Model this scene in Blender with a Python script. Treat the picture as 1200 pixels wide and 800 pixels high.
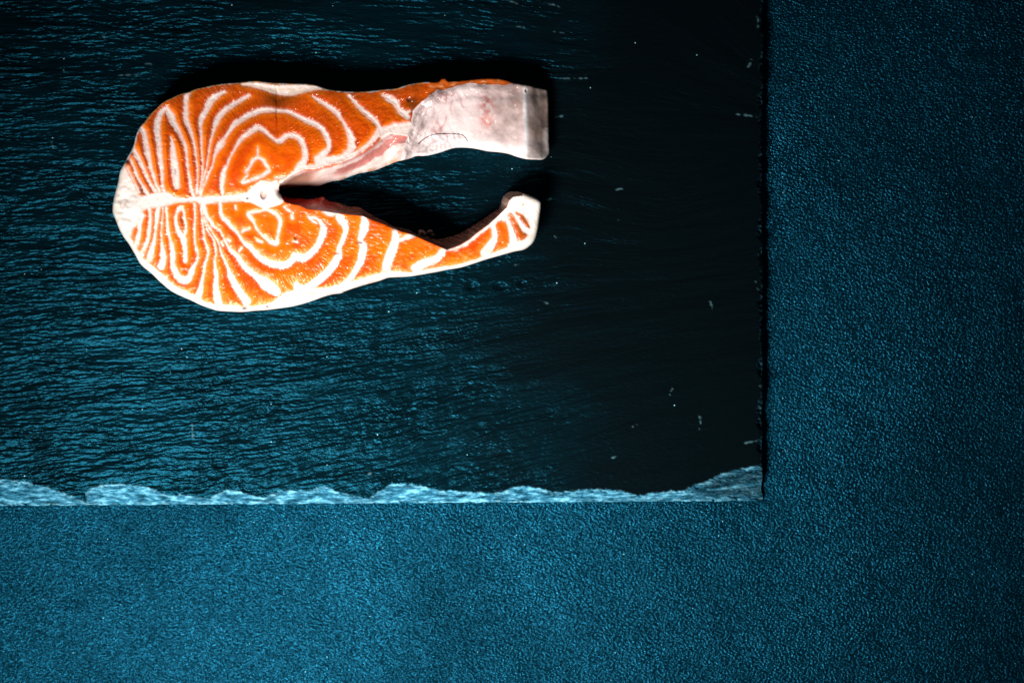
import bpy, math
import numpy as np
from mathutils import Vector

# ---------------------------------------------------------------- clear
for o in list(bpy.data.objects):
    bpy.data.objects.remove(o)
scene = bpy.context.scene
COL = scene.collection

# Everything is laid out on a drawing with 1 unit = 0.32 mm (the steak is about 16 cm long).
# x runs right, y runs down on the drawing; origin of the world = drawing point (600, 400).
S = 0.00032
D = 2600.0                      # camera height above the table, in drawing units

def W(x, y, z):
    """drawing point (as seen from straight above) at height z -> metres"""
    k = (D - z) / D
    return np.stack([(x - 600.0) * k * S, (400.0 - y) * k * S, z * S + 0 * x], -1)

# ---------------------------------------------------------------- camera
cam = bpy.data.cameras.new("camera")
cam.sensor_width = 36.0
cam.lens = 36.0 * D / 1200.0
cam.clip_start = 0.01
cam.clip_end = 50.0
camo = bpy.data.objects.new("camera", cam)
camo.location = (0, 0, D * S)
camo.rotation_euler = (0, 0, 0)
COL.objects.link(camo)
scene.camera = camo

# ---------------------------------------------------------------- world and lamps
world = bpy.data.worlds.new("World")
scene.world = world
world.use_nodes = True
bg = world.node_tree.nodes["Background"]
bg.inputs[0].default_value = (0.25, 0.6, 0.8, 1)
bg.inputs[1].default_value = 0.03

def area_lamp(name, at, target, size, power, color):
    l = bpy.data.lights.new(name, 'AREA')
    l.shape = 'DISK'
    l.size = size
    l.energy = power
    l.color = color
    o = bpy.data.objects.new(name, l)
    o.location = at
    d = Vector(target) - Vector(at)
    o.rotation_euler = d.to_track_quat('-Z', 'Y').to_euler()
    COL.objects.link(o)
    return o

lamp = area_lamp("softbox_lamp", (-0.185, -0.27, 0.40), (-0.04, -0.065, 0.0), 0.21, 1.22, (1.0, 0.96, 0.92))
lamp.data.spread = math.radians(60)

scene.view_settings.view_transform = 'Standard'
scene.view_settings.look = 'None'
scene.view_settings.exposure = 0.0
scene.view_settings.gamma = 1.0
scene.view_settings.use_curve_mapping = False
scene.render.engine = 'CYCLES'

# ---------------------------------------------------------------- numpy helpers
rng = np.random.RandomState(7)
_P = rng.permutation(256)
_P = np.concatenate([_P, _P, _P])
_A = rng.rand(256) * 2 * np.pi
_GX, _GY = np.cos(_A), np.sin(_A)

def perlin(x, y, seed=0):
    x = np.asarray(x, float) + seed * 17.37
    y = np.asarray(y, float) + seed * 9.71
    xi = np.floor(x).astype(int); yi = np.floor(y).astype(int)
    xf = x - xi; yf = y - yi
    xi &= 255; yi &= 255
    u = xf * xf * xf * (xf * (xf * 6 - 15) + 10)
    v = yf * yf * yf * (yf * (yf * 6 - 15) + 10)
    def g(ix, iy, dx, dy):
        h = _P[_P[ix & 255] + (iy & 255)]
        return _GX[h] * dx + _GY[h] * dy
    a = g(xi, yi, xf, yf); b = g(xi + 1, yi, xf - 1, yf)
    c = g(xi, yi + 1, xf, yf - 1); d = g(xi + 1, yi + 1, xf - 1, yf - 1)
    return 1.5 * ((a + (b - a) * u) + ((c + (d - c) * u) - (a + (b - a) * u)) * v)

def fbm(x, y, n=4, seed=0, gain=0.5):
    r = 0; a = 1.0; t = 0
    for i in range(n):
        r = r + a * perlin(x * 2 ** i, y * 2 ** i, seed + 3 * i)
        t += a; a *= gain
    return r / t

def sstep(a, b, x):
    t = np.clip((x - a) / (b - a), 0, 1)
    return t * t * (3 - 2 * t)

def mix(a, b, t):
    t = np.asarray(t)
    if t.ndim == 2: t = t[..., None]
    return a * (1 - t) + b * t

def mix1(a, b, t):
    return a * (1 - t) + b * t

def spline(pts, n=5, closed=False):
    """Catmull-Rom through points of any width (x, y, w...)"""
    p = np.array(pts, float)
    if closed:
        q = np.vstack([p[-1], p, p[0], p[1]])
    else:
        q = np.vstack([2 * p[0] - p[1], p, 2 * p[-1] - p[-2]])
    out = []
    for i in range(1, len(q) - 2):
        a, b, c, d = q[i - 1], q[i], q[i + 1], q[i + 2]
        for k in range(n):
            t = k / n
            out.append(0.5 * (2 * b + (c - a) * t + (2 * a - 5 * b + 4 * c - d) * t * t + (3 * b - a - 3 * c + d) * t ** 3))
    if not closed:
        out.append(p[-1])
    return np.array(out)

class Grid:
    def __init__(s, x0, x1, y0, y1, sx, sy=None):
        sy = sy or sx
        s.xs = np.arange(x0, x1 + sx * .5, sx); s.ys = np.arange(y0, y1 + sy * .5, sy)
        s.sx, s.sy = sx, sy
        s.X, s.Y = np.meshgrid(s.xs, s.ys)
        s.shape = s.X.shape
    def win(s, xa, xb, ya, yb):
        i0 = max(0, int((xa - s.xs[0]) / s.sx)); i1 = min(len(s.xs), int((xb - s.xs[0]) / s.sx) + 2)
        j0 = max(0, int((ya - s.ys[0]) / s.sy)); j1 = min(len(s.ys), int((yb - s.ys[0]) / s.sy) + 2)
        return slice(j0, max(j0, j1)), slice(i0, max(i0, i1))
    def stroke(s, F, pts, closed=False, pad=14, n=4):
        """F = min(F, distance to stroke edge); pts (x, y, width)"""
        q = spline(pts, n, closed)
        if closed: q = np.vstack([q, q[0]])
        for a, b in zip(q[:-1], q[1:]):
            m = pad + max(a[2], b[2]) * .5
            w = s.win(min(a[0], b[0]) - m, max(a[0], b[0]) + m, min(a[1], b[1]) - m, max(a[1], b[1]) + m)
            x = s.X[w] - a[0]; y = s.Y[w] - a[1]
            dx, dy = b[0] - a[0], b[1] - a[1]
            L = dx * dx + dy * dy + 1e-9
            t = np.clip((x * dx + y * dy) / L, 0, 1)
            d = np.hypot(x - t * dx, y - t * dy) - .5 * (a[2] + (b[2] - a[2]) * t)
            F[w] = np.minimum(F[w], d)
    def polydist(s, poly, closed=True, pad=1e9):
        F = np.full(s.shape, 1e3)
        q = np.array(poly, float)
        if closed: q = np.vstack([q, q[0]])
        for a, b in zip(q[:-1], q[1:]):
            w = s.win(min(a[0], b[0]) - pad, max(a[0], b[0]) + pad, min(a[1], b[1]) - pad, max(a[1], b[1]) + pad) if pad < 1e8 else (slice(None), slice(None))
            x = s.X[w] - a[0]; y = s.Y[w] - a[1]
            dx, dy = b[0] - a[0], b[1] - a[1]
            t = np.clip((x * dx + y * dy) / (dx * dx + dy * dy + 1e-9), 0, 1)
            F[w] = np.minimum(F[w], np.hypot(x - t * dx, y - t * dy))
        return F
    def inside(s, poly):
        q = np.array(poly, float)
        I = np.zeros(s.shape, bool)
        for a, b in zip(q, np.roll(q, -1, 0)):
            if a[1] == b[1]: continue
            c = (a[1] > s.Y) != (b[1] > s.Y)
            I ^= c & (s.X < (b[0] - a[0]) * (s.Y - a[1]) / (b[1] - a[1]) + a[0])
        return I
    def polysdf(s, poly, pad=45):
        d = s.polydist(poly, True, pad)
        return np.where(s.inside(poly), -d, d)     # negative inside

def new_mesh(name, V, F, mat, parent=None, attrs=None, normals=None, smooth=True):
    me = bpy.data.meshes.new(name)
    n = len(F); k = F.shape[1]
    me.vertices.add(len(V)); me.vertices.foreach_set("co", np.ascontiguousarray(V, np.float32).ravel())
    me.loops.add(n * k); me.loops.foreach_set("vertex_index", np.ascontiguousarray(F, np.int32).ravel())
    me.polygons.add(n)
    me.polygons.foreach_set("loop_start", np.arange(0, n * k, k, dtype=np.int32))
    me.update(calc_edges=True)
    me.polygons.foreach_set("use_smooth", np.full(n, smooth))
    for an, av in (attrs or {}).items():
        av = np.asarray(av, np.float32)
        if av.ndim == 2:
            a = me.attributes.new(an, 'FLOAT_COLOR', 'POINT')
            c = np.ones((len(V), 4), np.float32); c[:, :3] = av
            a.data.foreach_set("color", c.ravel())
        else:
            a = me.attributes.new(an, 'FLOAT', 'POINT')
            a.data.foreach_set("value", av)
    me.validate()
    if normals is not None:
        me.normals_split_custom_set_from_vertices([tuple(v) for v in normals])
    me.materials.append(mat)
    o = bpy.data.objects.new(name, me)
    COL.objects.link(o)
    if parent is not None: o.parent = parent
    return o

def submesh(name, faces, V, mat, parent, attrs, N):
    u, inv = np.unique(faces.ravel(), return_inverse=True)
    return new_mesh(name, V[u], inv.reshape(faces.shape), mat, parent,
                    {k: a[u] for k, a in attrs.items()}, None if N is None else N[u])

def grid_normals(P):
    du = np.gradient(P, axis=1); dv = np.gradient(P, axis=0)
    n = np.cross(dv, du)
    n /= np.linalg.norm(n, axis=-1, keepdims=True) + 1e-12
    n[n[..., 2] < 0] *= -1
    return n

def empty(name, loc, label, cat):
    o = bpy.data.objects.new(name, None)
    o.location = loc; o.empty_display_size = 0.02
    o["label"] = label; o["category"] = cat
    COL.objects.link(o)
    return o

def tube(name, pts, mat, parent, k=6):
    """pts: (x, y, z, radius) in metres, swept round tube"""
    p = np.array(pts, float); n = len(p)
    t = np.gradient(p[:, :3], axis=0); t /= np.linalg.norm(t, axis=1, keepdims=True)
    s1 = np.cross(t, [0, 0, 1.0]); s1 /= np.linalg.norm(s1, axis=1, keepdims=True) + 1e-9
    s2 = np.cross(s1, t)
    a = np.arange(k) / k * 2 * np.pi
    V = p[:, None, :3] + p[:, None, 3:4] * (np.cos(a)[None, :, None] * s1[:, None] + np.sin(a)[None, :, None] * s2[:, None])
    F = [[i * k + j, i * k + (j + 1) % k, (i + 1) * k + (j + 1) % k, (i + 1) * k + j] for i in range(n - 1) for j in range(k)]
    return new_mesh(name, V.reshape(-1, 3), np.array(F), mat, parent)

# ---------------------------------------------------------------- materials
class M:
    def __init__(s, name):
        s.m = bpy.data.materials.new(name); s.m.use_nodes = True
        s.t = s.m.node_tree; s.b = s.t.nodes["Principled BSDF"]
    def n(s, kind, **kw):
        nd = s.t.nodes.new(kind)
        for k, v in kw.items(): setattr(nd, k, v)
        return nd
    def l(s, a, b): s.t.links.new(a, b)
    def set(s, **kw):
        for k, v in kw.items():
            s.b.inputs[k.replace('_', ' ')].default_value = v
    def coord(s): return s.n('ShaderNodeTexCoord').outputs['Object']
    def noise(s, vec, scale, detail=4, rough=0.5, **kw):
        nd = s.n('ShaderNodeTexNoise'); s.l(vec, nd.inputs['Vector'])
        nd.inputs['Scale'].default_value = scale; nd.inputs['Detail'].default_value = detail
        nd.inputs['Roughness'].default_value = rough
        return nd.outputs['Fac']
    def mapping(s, vec, scale=(1, 1, 1), rot=(0, 0, 0)):
        nd = s.n('ShaderNodeMapping'); s.l(vec, nd.inputs['Vector'])
        nd.inputs['Scale'].default_value = scale; nd.inputs['Rotation'].default_value = rot
        return nd.outputs[0]
    def ramp(s, fac, stops):
        nd = s.n('ShaderNodeValToRGB'); s.l(fac, nd.inputs[0])
        e = nd.color_ramp.elements
        while len(e) < len(stops): e.new(0.5)
        for el, (p, c) in zip(e, stops):
            el.position = p; el.color = (*c, 1) if len(c) == 3 else c
        return nd.outputs[0]
    def math(s, op, a, b=0.0, c=0.0):
        nd = s.n('ShaderNodeMath', operation=op)
        for i, v in enumerate((a, b, c)):
            if isinstance(v, (int, float)): nd.inputs[i].default_value = v
            else: s.l(v, nd.inputs[i])
        return nd.outputs[0]
    def mixc(s, fac, a, b, mode='MIX'):
        nd = s.n('ShaderNodeMix', data_type='RGBA', blend_type=mode)
        for i, v in ((0, fac), (6, a), (7, b)):
            if isinstance(v, (int, float)): nd.inputs[i].default_value = v
            elif isinstance(v, tuple): nd.inputs[i].default_value = (*v, 1)
            else: s.l(v, nd.inputs[i])
        return nd.outputs[2]
    def bump(s, h, strength, dist, prev=None):
        nd = s.n('ShaderNodeBump'); s.l(h, nd.inputs['Height'])
        nd.inputs['Strength'].default_value = strength; nd.inputs['Distance'].default_value = dist
        if prev is not None: s.l(prev, nd.inputs['Normal'])
        return nd.outputs[0]
    def attr(s, name):
        return s.n('ShaderNodeAttribute', attribute_name=name)

def mat_table():
    m = M("granular_blue_tabletop")
    c = m.coord()
    warp = m.noise(c, 160, 2)
    v = m.mapping(c, (1, 1.25, 1), (0, 0, 0.45))
    g1 = m.noise(v, 1000, 1.6, 0.5)
    g2 = m.noise(c, 1700, 2, 0.5)
    big = m.noise(c, 45, 3)
    h = m.math('ADD', m.math('MULTIPLY', g1, 1.0), m.math('MULTIPLY', g2, 0.10))
    nb = m.bump(h, 1.0, 0.00082)
    nb = m.bump(big, 0.5, 0.003, nb)
    m.l(nb, m.b.inputs['Normal'])
    tone = m.noise(c, 14, 4, 0.6)
    col = m.ramp(tone, [(0.3, (0.0003, 0.007, 0.013)), (0.7, (0.0005, 0.012, 0.022))])
    pits = m.ramp(g1, [(0.30, (0.35, 0.35, 0.35)), (0.55, (1, 1, 1))])
    col = m.mixc(1.0, col, pits, 'MULTIPLY')
    # sparkle of the grain, painted into the colour as sparse pale specks
    vo = m.n('ShaderNodeTexVoronoi'); m.l(c, vo.inputs['Vector']); vo.inputs['Scale'].default_value = 620
    rnd = m.n('ShaderNodeSeparateColor'); m.l(vo.outputs['Color'], rnd.inputs[0])
    keep = m.math('GREATER_THAN', rnd.outputs[0], 0.96)
    near = m.math('LESS_THAN', vo.outputs['Distance'], 0.10)
    col = m.mixc(m.math('MULTIPLY', keep, near), col, (0.25, 0.5, 0.6))
    m.l(col, m.b.inputs['Base Color'])
    wear = m.noise(c, 11, 4, 0.6)
    m.l(m.ramp(wear, [(0.35, (0.32, 0.32, 0.32)), (0.68, (0.80, 0.80, 0.80))]), m.b.inputs['Specular IOR Level'])
    m.set(Roughness=0.24, Specular_IOR_Level=0.6, Specular_Tint=(0.03, 0.46, 0.82, 1))
    return m.m

def mat_slate():
    m = M("dark_slate")
    c = m.coord()
    chip = m.attr("chip").outputs['Fac']
    scuff_crest = m.attr("scuff_crest").outputs['Fac']
    smooth = m.attr("smooth").outputs['Fac']
    tone = m.noise(m.mapping(c, (18, 90, 40)), 1.0, 5, 0.6)
    col = m.ramp(tone, [(0.3, (0.0004, 0.003, 0.0045)), (0.7, (0.0006, 0.007, 0.011))])
    col = m.mixc(smooth, col, (0.0010, 0.0024, 0.0030))
    cf = m.noise(m.mapping(c, (210, 760, 160), (0, 0, 0.35)), 1.0, 6, 0.65)
    chipc = m.ramp(cf, [(0.36, (0.0025, 0.020, 0.034)), (0.5, (0.018, 0.105, 0.17)), (0.66, (0.13, 0.38, 0.51))])
    col = m.mixc(chip, col, chipc)
    # tiny pale dust grains
    vo = m.n('ShaderNodeTexVoronoi'); m.l(c, vo.inputs['Vector']); vo.inputs['Scale'].default_value = 480
    rnd = m.n('ShaderNodeSeparateColor'); m.l(vo.outputs['Color'], rnd.inputs[0])
    keep = m.math('GREATER_THAN', rnd.outputs[0], 0.985)
    near = m.math('LESS_THAN', vo.outputs['Distance'], 0.12)
    dust = m.math('MULTIPLY', keep, near)
    col = m.mixc(m.math('MAXIMUM', dust, scuff_crest), col, (0.16, 0.36, 0.43))
    m.l(col, m.b.inputs['Base Color'])
    fine = m.noise(m.mapping(c, (0.35, 1, 1)), 1500, 3, 0.6)
    nb = m.bump(fine, 0.5, 0.00035)
    m.l(nb, m.b.inputs['Normal'])
    m.l(m.math('ADD', m.math('MULTIPLY', chip, 0.2), m.math('MULTIPLY_ADD', smooth, -0.02, 0.23)), m.b.inputs['Roughness'])
    m.set(Specular_IOR_Level=0.175, Specular_Tint=(0.03, 0.46, 0.76, 1))
    return m.m

def mat_fish(name, rough=0.34, spec=0.5, grain=0.00022):
    m = M(name)
    c = m.coord()
    pig = m.attr("pigment").outputs['Color']
    fine = m.noise(c, 1500, 3, 0.6)
    v = m.ramp(fine, [(0.25, (0.90, 0.90, 0.90)), (0.7, (1.05, 1.05, 1.05))])
    m.l(m.mixc(1.0, pig, v, 'MULTIPLY'), m.b.inputs['Base Color'])
    nb = m.bump(m.noise(c, 1100, 3, 0.6), 0.35, grain)
    nb = m.bump(m.noise(c, 260, 2), 0.3, 0.0005, nb)
    m.l(nb, m.b.inputs['Normal'])
    wet = m.bump(m.noise(c, 430, 2, 0.5), 1.0, 0.0010)
    m.l(wet, m.b.inputs['Coat Normal'])
    m.set(Roughness=rough, Specular_IOR_Level=spec, Coat_Weight=0.30, Coat_Roughness=0.07)
    return m.m

def mat_plain(name, col, rough=0.4, var=0.25, scale=400):
    m = M(name)
    c = m.coord()
    a = tuple(x * (1 - var) for x in col); b = tuple(min(1, x * (1 + var)) for x in col)
    m.l(m.ramp(m.noise(c, scale, 4), [(0.3, a), (0.7, b)]), m.b.inputs['Base Color'])
    m.l(m.bump(m.noise(c, 900, 3), 0.5, 0.0003), m.b.inputs['Normal'])
    m.set(Roughness=rough)
    return m.m

MT, MS = mat_table(), mat_slate()
MF = mat_fish("wet_salmon_flesh", 0.36, 0.14)
MW = mat_fish("white_fish_fat", 0.38, 0.45)
MM = mat_fish("belly_membrane", 0.27, 0.6, 0.00012)
MK = mat_fish("fish_skin", 0.3, 0.6)
MV = mat_plain("dark_vein", (0.10, 0.05, 0.05), 0.35)
MB = mat_plain("pale_tissue", (0.30, 0.17, 0.12), 0.35)

# ================================================================= tabletop
T = Grid(-500, 1700, -400, 1200, 50)
PT = W(T.X, T.Y, 0 * T.X)
def quads(shape):
    h, w = shape
    i = np.arange(h * w).reshape(h, w)
    return np.stack([i[:-1, :-1], i[1:, :-1], i[1:, 1:], i[:-1, 1:]], -1)
tab = new_mesh("tabletop", PT.reshape(-1, 3), quads(T.shape).reshape(-1, 4), MT)
tab["kind"] = "structure"

# ================================================================= slate board
BT = 22.0                                    # board thickness, drawing units (7 mm)
chip_line = [(-80,562),(-40,558),(0,560),(25,561),(50,567.5),(75,575),(90,580),(99,584),(101,575),(107,569),(125,564.5),(150,566),(175,569),
 (190,575),(205,579),(217,577.5),(232,580),(245,582.5),(257,576),(265,572),(282,574.5),(300,580),(309,582),(317,579),(325,574.5),(350,573),
 (362,574),(377,568),(395,575),(412,580),(432,584),(445,575),(460,566),(480,567),(497,569),(512,574.5),(537,575.5),(567,577.5),
 (585,577.5),(600,571),(613,570),(632,573),(653,578),(670,576),(688,574),(715,574),(733,578),(749,582),(765,578),(785,577),(803,575),
 (813,570),(827,565),(843,557),(861,551),(888,546),(900,544)]
cl = np.array(chip_line, float)
G = Grid(-70, 892.5, -60, 588.6, 1.5, 0.8)
X, Y = G.X.copy(), G.Y.copy()
# direction of the cleavage: level on the left, climbing to the right lower down, fanning at the right edge
ang = 0.02 + 0.24 * sstep(120, 620, X) * sstep(120, 420, Y) - 0.22 * sstep(420, 760, X) * sstep(200, 20, Y) + 0.08 * sstep(300, 500, Y)
fanx, fany = 985.0, 150.0
fd = np.arctan2(Y - fany, fanx - X)
fan = sstep(640, 800, X) * sstep(360, 180, Y)
# streamline coordinate by integrating the slope from the left edge
slope = np.tan(ang)
v = Y + np.cumsum(slope, axis=1) * G.sx
v = v * (1 - fan) + fan * (fd * 210 + 150)
u = X
wv = 7 * fbm(u / 90, v / 45, 3, 1)
rip = fbm(u / 24, (v + wv) / 4.6, 3, 2, 0.55)
rip2 = fbm(u / 9, (v + wv * 1.3) / 2.3, 2, 5)
broad = fbm(u / 150, v / 38, 3, 9)
mod = 0.55 + 0.75 * sstep(-0.35, 0.35, fbm(u / 110, v / 60, 2, 14))
smooth = np.clip(sstep(420, 690, X + 110 * fbm(X / 120, Y / 90, 3, 21) - 70 * sstep(130, 40, Y) - 60 * sstep(380, 520, Y)) * (1 - 0.05 * fan), 0, 1)
amp = mod * (1 - 0.88 * smooth) * (0.75 + 0.25 * sstep(100, 300, Y))
ridge = np.where(rip > 0, rip, rip * 1.6)
Z = BT + amp * (0.62 * ridge + 0.34 * rip2) + 2.6 * broad * (1 - 0.5 * smooth)
# terraces: thin cleaved layers
def terrace(t, w): return np.floor(t) + sstep(1 - w, 1.0, t - np.floor(t))
ter = fbm(u / 44, (v + wv) / 5.2, 4, 31, .55) * 3.0
ter2 = fbm(u / 22, (v + wv) / 2.6, 3, 37, .55) * 2.4
tm = sstep(-.3, .35, fbm(u / 60, v / 22, 3, 39))
Z += amp * (0.85 * (.25 + .95 * tm) * terrace(ter, .30) + 0.36 * terrace(ter2, .45))
pits = [(553,336,6,5,3.5),(586,336,7,4,3.0),(611,332,4,3,2),(258,545,8,3,2.5),(251,559,6,3,2)]
for px, py, rx, ry, dp in pits:
    q = np.exp(-(((X - px) / rx) ** 2 + ((Y - py) / ry) ** 2) ** 1.5)
    Z -= dp * q
# scuffs and scratches
SC = np.full(G.shape, 50.0)
for st in [[(225,498,1.2),(226,508,1.0),(226,517,.8)],[(634,352,2),(639,354,3.2),(642,355,1.5)],[(880,68,1.2),(880,73,1.8),(876,79,2)],
           [(820,489,1.8),(821,496,2),(819,504,1)],[(742,499,1.6),(746,497,2)],[(832,353,1),(834,360,1.4),(834,364,1)],
           [(655,92,1),(672,92,1),(688,92,1.2)],[(722,223,1),(728,221,1)],[(870,520,1),(880,517,1.6),(889,517,2)],
           [(652,137,2.2),(658,136,2.6)],[(640,4,1.2),(650,6,2),(656,9,1.5)],[(598,2,1),(606,4,1.3)],[(862,134,.9),(875,135,1.3),(886,137,1)],
           [(606,31,1),(614,32,1.4)],[(650,37,1),(660,39,1.6)],[(139,89,1),(146,88,2),(160,88,1.2)],[(170,75,1),(177,75,1.8)],
           [(785,462,1),(788,455,.8)],[(718,536,1.4),(722,534,1)],[(60,165,1),(63,174,1.6)],[(640,234,1),(648,232,.8)],[(650,275,1),(652,279,1)],
           [(604,311,1),(608,310,1.8)],[(120,40,1),(123,47,1)],[(430,556,1),(436,553,.8)],[(888,20,2),(890,32,2)],[(886,330,2),(888,340,2)],[(889,450,2),(890,456,1.6)]]:
    G.stroke(SC, [(p[0], p[1], p[2] * .22) for p in st], pad=5)
scuff_crest = sstep(1.0, -0.4, SC + 0.2 + 1.8 * perlin(X / 4.5, Y / 4.5, 44)) * 0.22
Z += 0.5 * scuff_crest
# broken lower edge
edge_y = 588.6
cy = np.interp(X, cl[:, 0], cl[:, 1]) + 2.6 * fbm(X / 9, Y * 0 + 3, 4, 51, .6) + 1.0 * perlin(X / 2.5, Y / 2.5, 53)
t = np.clip((Y - cy) / np.maximum(edge_y - cy, 2.0), 0, 1)
chip = sstep(-0.6, 0.8, Y - cy)
midl = np.interp(X, [795, 830, 860, 893], [583, 576, 571.5, 569])
lines = np.maximum(np.exp(-((Y - cy - 2.0) / 2.6) ** 2), np.maximum(np.exp(-((Y - midl) / 1.5) ** 2), sstep(581, 585, Y)))
cornerw = sstep(785, 840, X)
chip = chip * (1 - cornerw * (1 - np.clip(.22 + .75 * lines * (.55 + .9 * fbm(X / 9, Y / 3, 3, 56)), 0, 1)))
scuff_crest = np.maximum(scuff_crest, .75 * sstep(-.05, .5, fbm(X / 11, Y / 2.5, 3, 58)) * np.maximum(np.exp(-((Y - cy - 1.6) / 1.5) ** 2), np.exp(-((Y - 587.5) / 1.5) ** 2)) * (1 - .6 * cornerw))  # adds broken pale lines along the chip crest and the bottom edge
shell = fbm(X / 22 + Y / 14, (Y - 0.30 * X) / 4.6, 4, 57, .6)
layers = terrace(t * 4 + 2.6 * shell, .35) / 4
prof = np.clip(0.40 * t ** 0.85 + 0.60 * np.clip(layers, 0, 1), 0, 1)
Zc = BT - 0.8 - (BT - 3.0) * prof + 7.0 * shell * np.sin(np.pi * np.clip(t, 0, 1)) + 1.5 * fbm(X / 4, (Y + .3 * X) / 2.4, 2, 61) * np.sin(np.pi * np.clip(t, 0, 1))
Z = np.where(Y > cy, np.minimum(Zc, Z), Z)
# nibbled right edge
rx = 892.5 - X
nib = 2.0 + 5.0 * sstep(-0.3, 0.5, fbm(Y / 16, X * 0 + 8, 3, 71))
rt = np.clip((nib - rx) / 4.5, 0, 1)
Z = np.minimum(Z, BT + 2 - rt * 11 * (0.8 + 0.4 * perlin(X / 3, Y / 4, 72)))
chip = np.maximum(chip, 0.16 * sstep(0.1, 0.5, rt))
# rim vertices wander a little so the outline is not ruler straight
XX = X + sstep(880, 892, X) * (3.2 * fbm(Y / 15, Y * 0, 4, 81))
YY = Y + 3.4 - 5.8 * (X / 893.0) * sstep(520, 588, Y) - 3.4 * (1 - sstep(520, 588, Y)) + sstep(583, 588, Y) * 1.5 * fbm(X / 16, X * 0, 4, 83)
Z = np.maximum(Z, 1.5)
PB = W(XX, YY, Z)
board = empty("slate_board", (0, 0, 0), "black slate serving board with a chipped pale lower edge under the salmon steak", "slate board")
Q = quads(G.shape)
NB = grid_normals(PB).reshape(-1, 3)
Vb = PB.reshape(-1, 3)
att = {"chip": chip.ravel(), "scuff_crest": scuff_crest.ravel(), "smooth": smooth.ravel()}
cellchip = ((Y > cy)[:-1, :-1]) & (Y[:-1, :-1] > 500)
submesh("top_face", Q[~cellchip], Vb, MS, board, att, NB)
ce = submesh("chipped_edge", Q[cellchip], Vb, MS, board, att, NB)
ce["label"] = "pale flaked lower edge of the slate"
# sides and underside
def rim(idx):
    a = Vb[idx]
    b = a.copy(); b[:, 2] = 0.00012
    V = np.vstack([a, b]); n = len(a)
    F = np.array([[i, i + n, i + n + 1, i + 1] for i in range(n - 1)])
    c = np.concatenate([chip.ravel()[idx]] * 2)
    z = np.zeros(2 * n)
    return V, F, {"chip": c, "scuff_crest": z, "smooth": z + .6}
h_, w_ = G.shape
ids = np.arange(h_ * w_).reshape(h_, w_)
for nm, idx in (("side_face", ids[-1]), ("side_face", ids[::-1, -1]), ("side_face", ids[0, ::-1]), ("side_face", ids[:, 0])):
    V, F, a = rim(idx)
    new_mesh(nm, V, F, MS, board, a)

# ================================================================= salmon steak
outline_top = [(132,248),(133,235),(135,226),(138.5,213),(141,200),(146,191),(150,183),(154,176),(157,169),(159,160),(163,150),(170,142),
 (176,134),(184,126),(192,119),(202,114),(212,109.5),(222,107),(228,104.5),(240,101.5),(252,99),(265,97.3),(280,96.3),(300,94.6),(310,95.8),(325,97),
 (340,97.5),(360,98),(372,100),(383,104),(395,105.7),(412,107),(430,106.5),(440,105.5),(455,104),(465,103),(475,99.5),
 (487,97),(500,95.5),(510,96),(515,95),(518,92),(522,92),(526,95),(540,94.5),(555,93),(568,91.8),(584,92),(595,94.5),(604,97.5),(616,99),(627,102),
 (638,104.2),(642,107),(643,120),(643,135),(643.5,150),(643.5,165),(644,177),(641,183),(636,187),(626,187),(617,186.5),(606,184),(596,180.5),(584,178.5),(572,177.5)]
outline_in_up = [(560,175),(548,173.3),(535,173.3),(527,175),(515,179),(500,182.5),(488,183),(478,186.5),(465,189.5),(450,195.5),(440,199.5),
 (428,202),(420,203.5),(410,207),(400,211),(390,212.5),(383,214.5),(373,218),(360,218),(345,219.5),(334,221),(327,223)]
outline_in_low = [(330,229),(340,231.5),(352,232),(362,233.5),(368,232.5),(374,231),(379,230.7),(384,235),(398,238),(410,242),(420,242.5),(430,248),(440,254.5),(450,259),
 (462,265.5),(472,267.5),(480,269.5),(487,273.5),(498,276),(510,280),(518,279.5),(535,275),(550,267),(570,254),(580,247),(586,241.5),(588.5,233),
 (593,227),(600,224.5),(610,225.5)]
outline_low = [(620,229),(630,233.5),(634,238),(633,250),(630.5,268),(627,280),(622,287),(614,292.5),(602,295),(586,299.5),(570,304),(555,309),
 (540,313.5),(525,316),(510,319),(493,322),(480,324),(466,324.8),(455,325.5),(445,329),(432,332.5),(420,336),(405,341),(400,343.5),(390,344.8),
 (380,347.5),(362,354),(345,358.6),(333,360.5),(315,363),(300,364),(285,365.5),(270,365),(255,364),(245,361),(234,357),(225,352.5),
 (210,346),(199,340),(190,332.5),(186,329),(178,321),(165,310),(158,298),(151,286),(145,278),(140,269),(136,259)]
outline = spline(outline_top + outline_in_up + outline_in_low + outline_low, 4, True)
# edge of the cut face along the belly cavity
up_edge = [(327,219),(329,215),(334,211),(344,204),(352,200.5),(360,198),(370,198),(385,195),(400,190.5),(415,183.5),(426,178.5),(436,171),(446,161),(455,156)]
low_edge = [(330,231),(334,237),(343,239.5),(350,240.5),(360,245),(375,246.8),(395,250),(410,251.5),(425,253),(438,258.5),(450,262.5),(460,267),(470,271),
 (484,275),(498,281.5),(512,287.5),(524,293),(538,288),(550,281),(560,272.5),(573,263),(585,252),(594,243),(597,235),(602,230.5),(612,229)]

g = Grid(126, 650, 86, 371, 0.72)
X, Y = g.X, g.Y
sd = g.polysdf(outline, 40)                    # negative inside
dep = -sd

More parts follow.
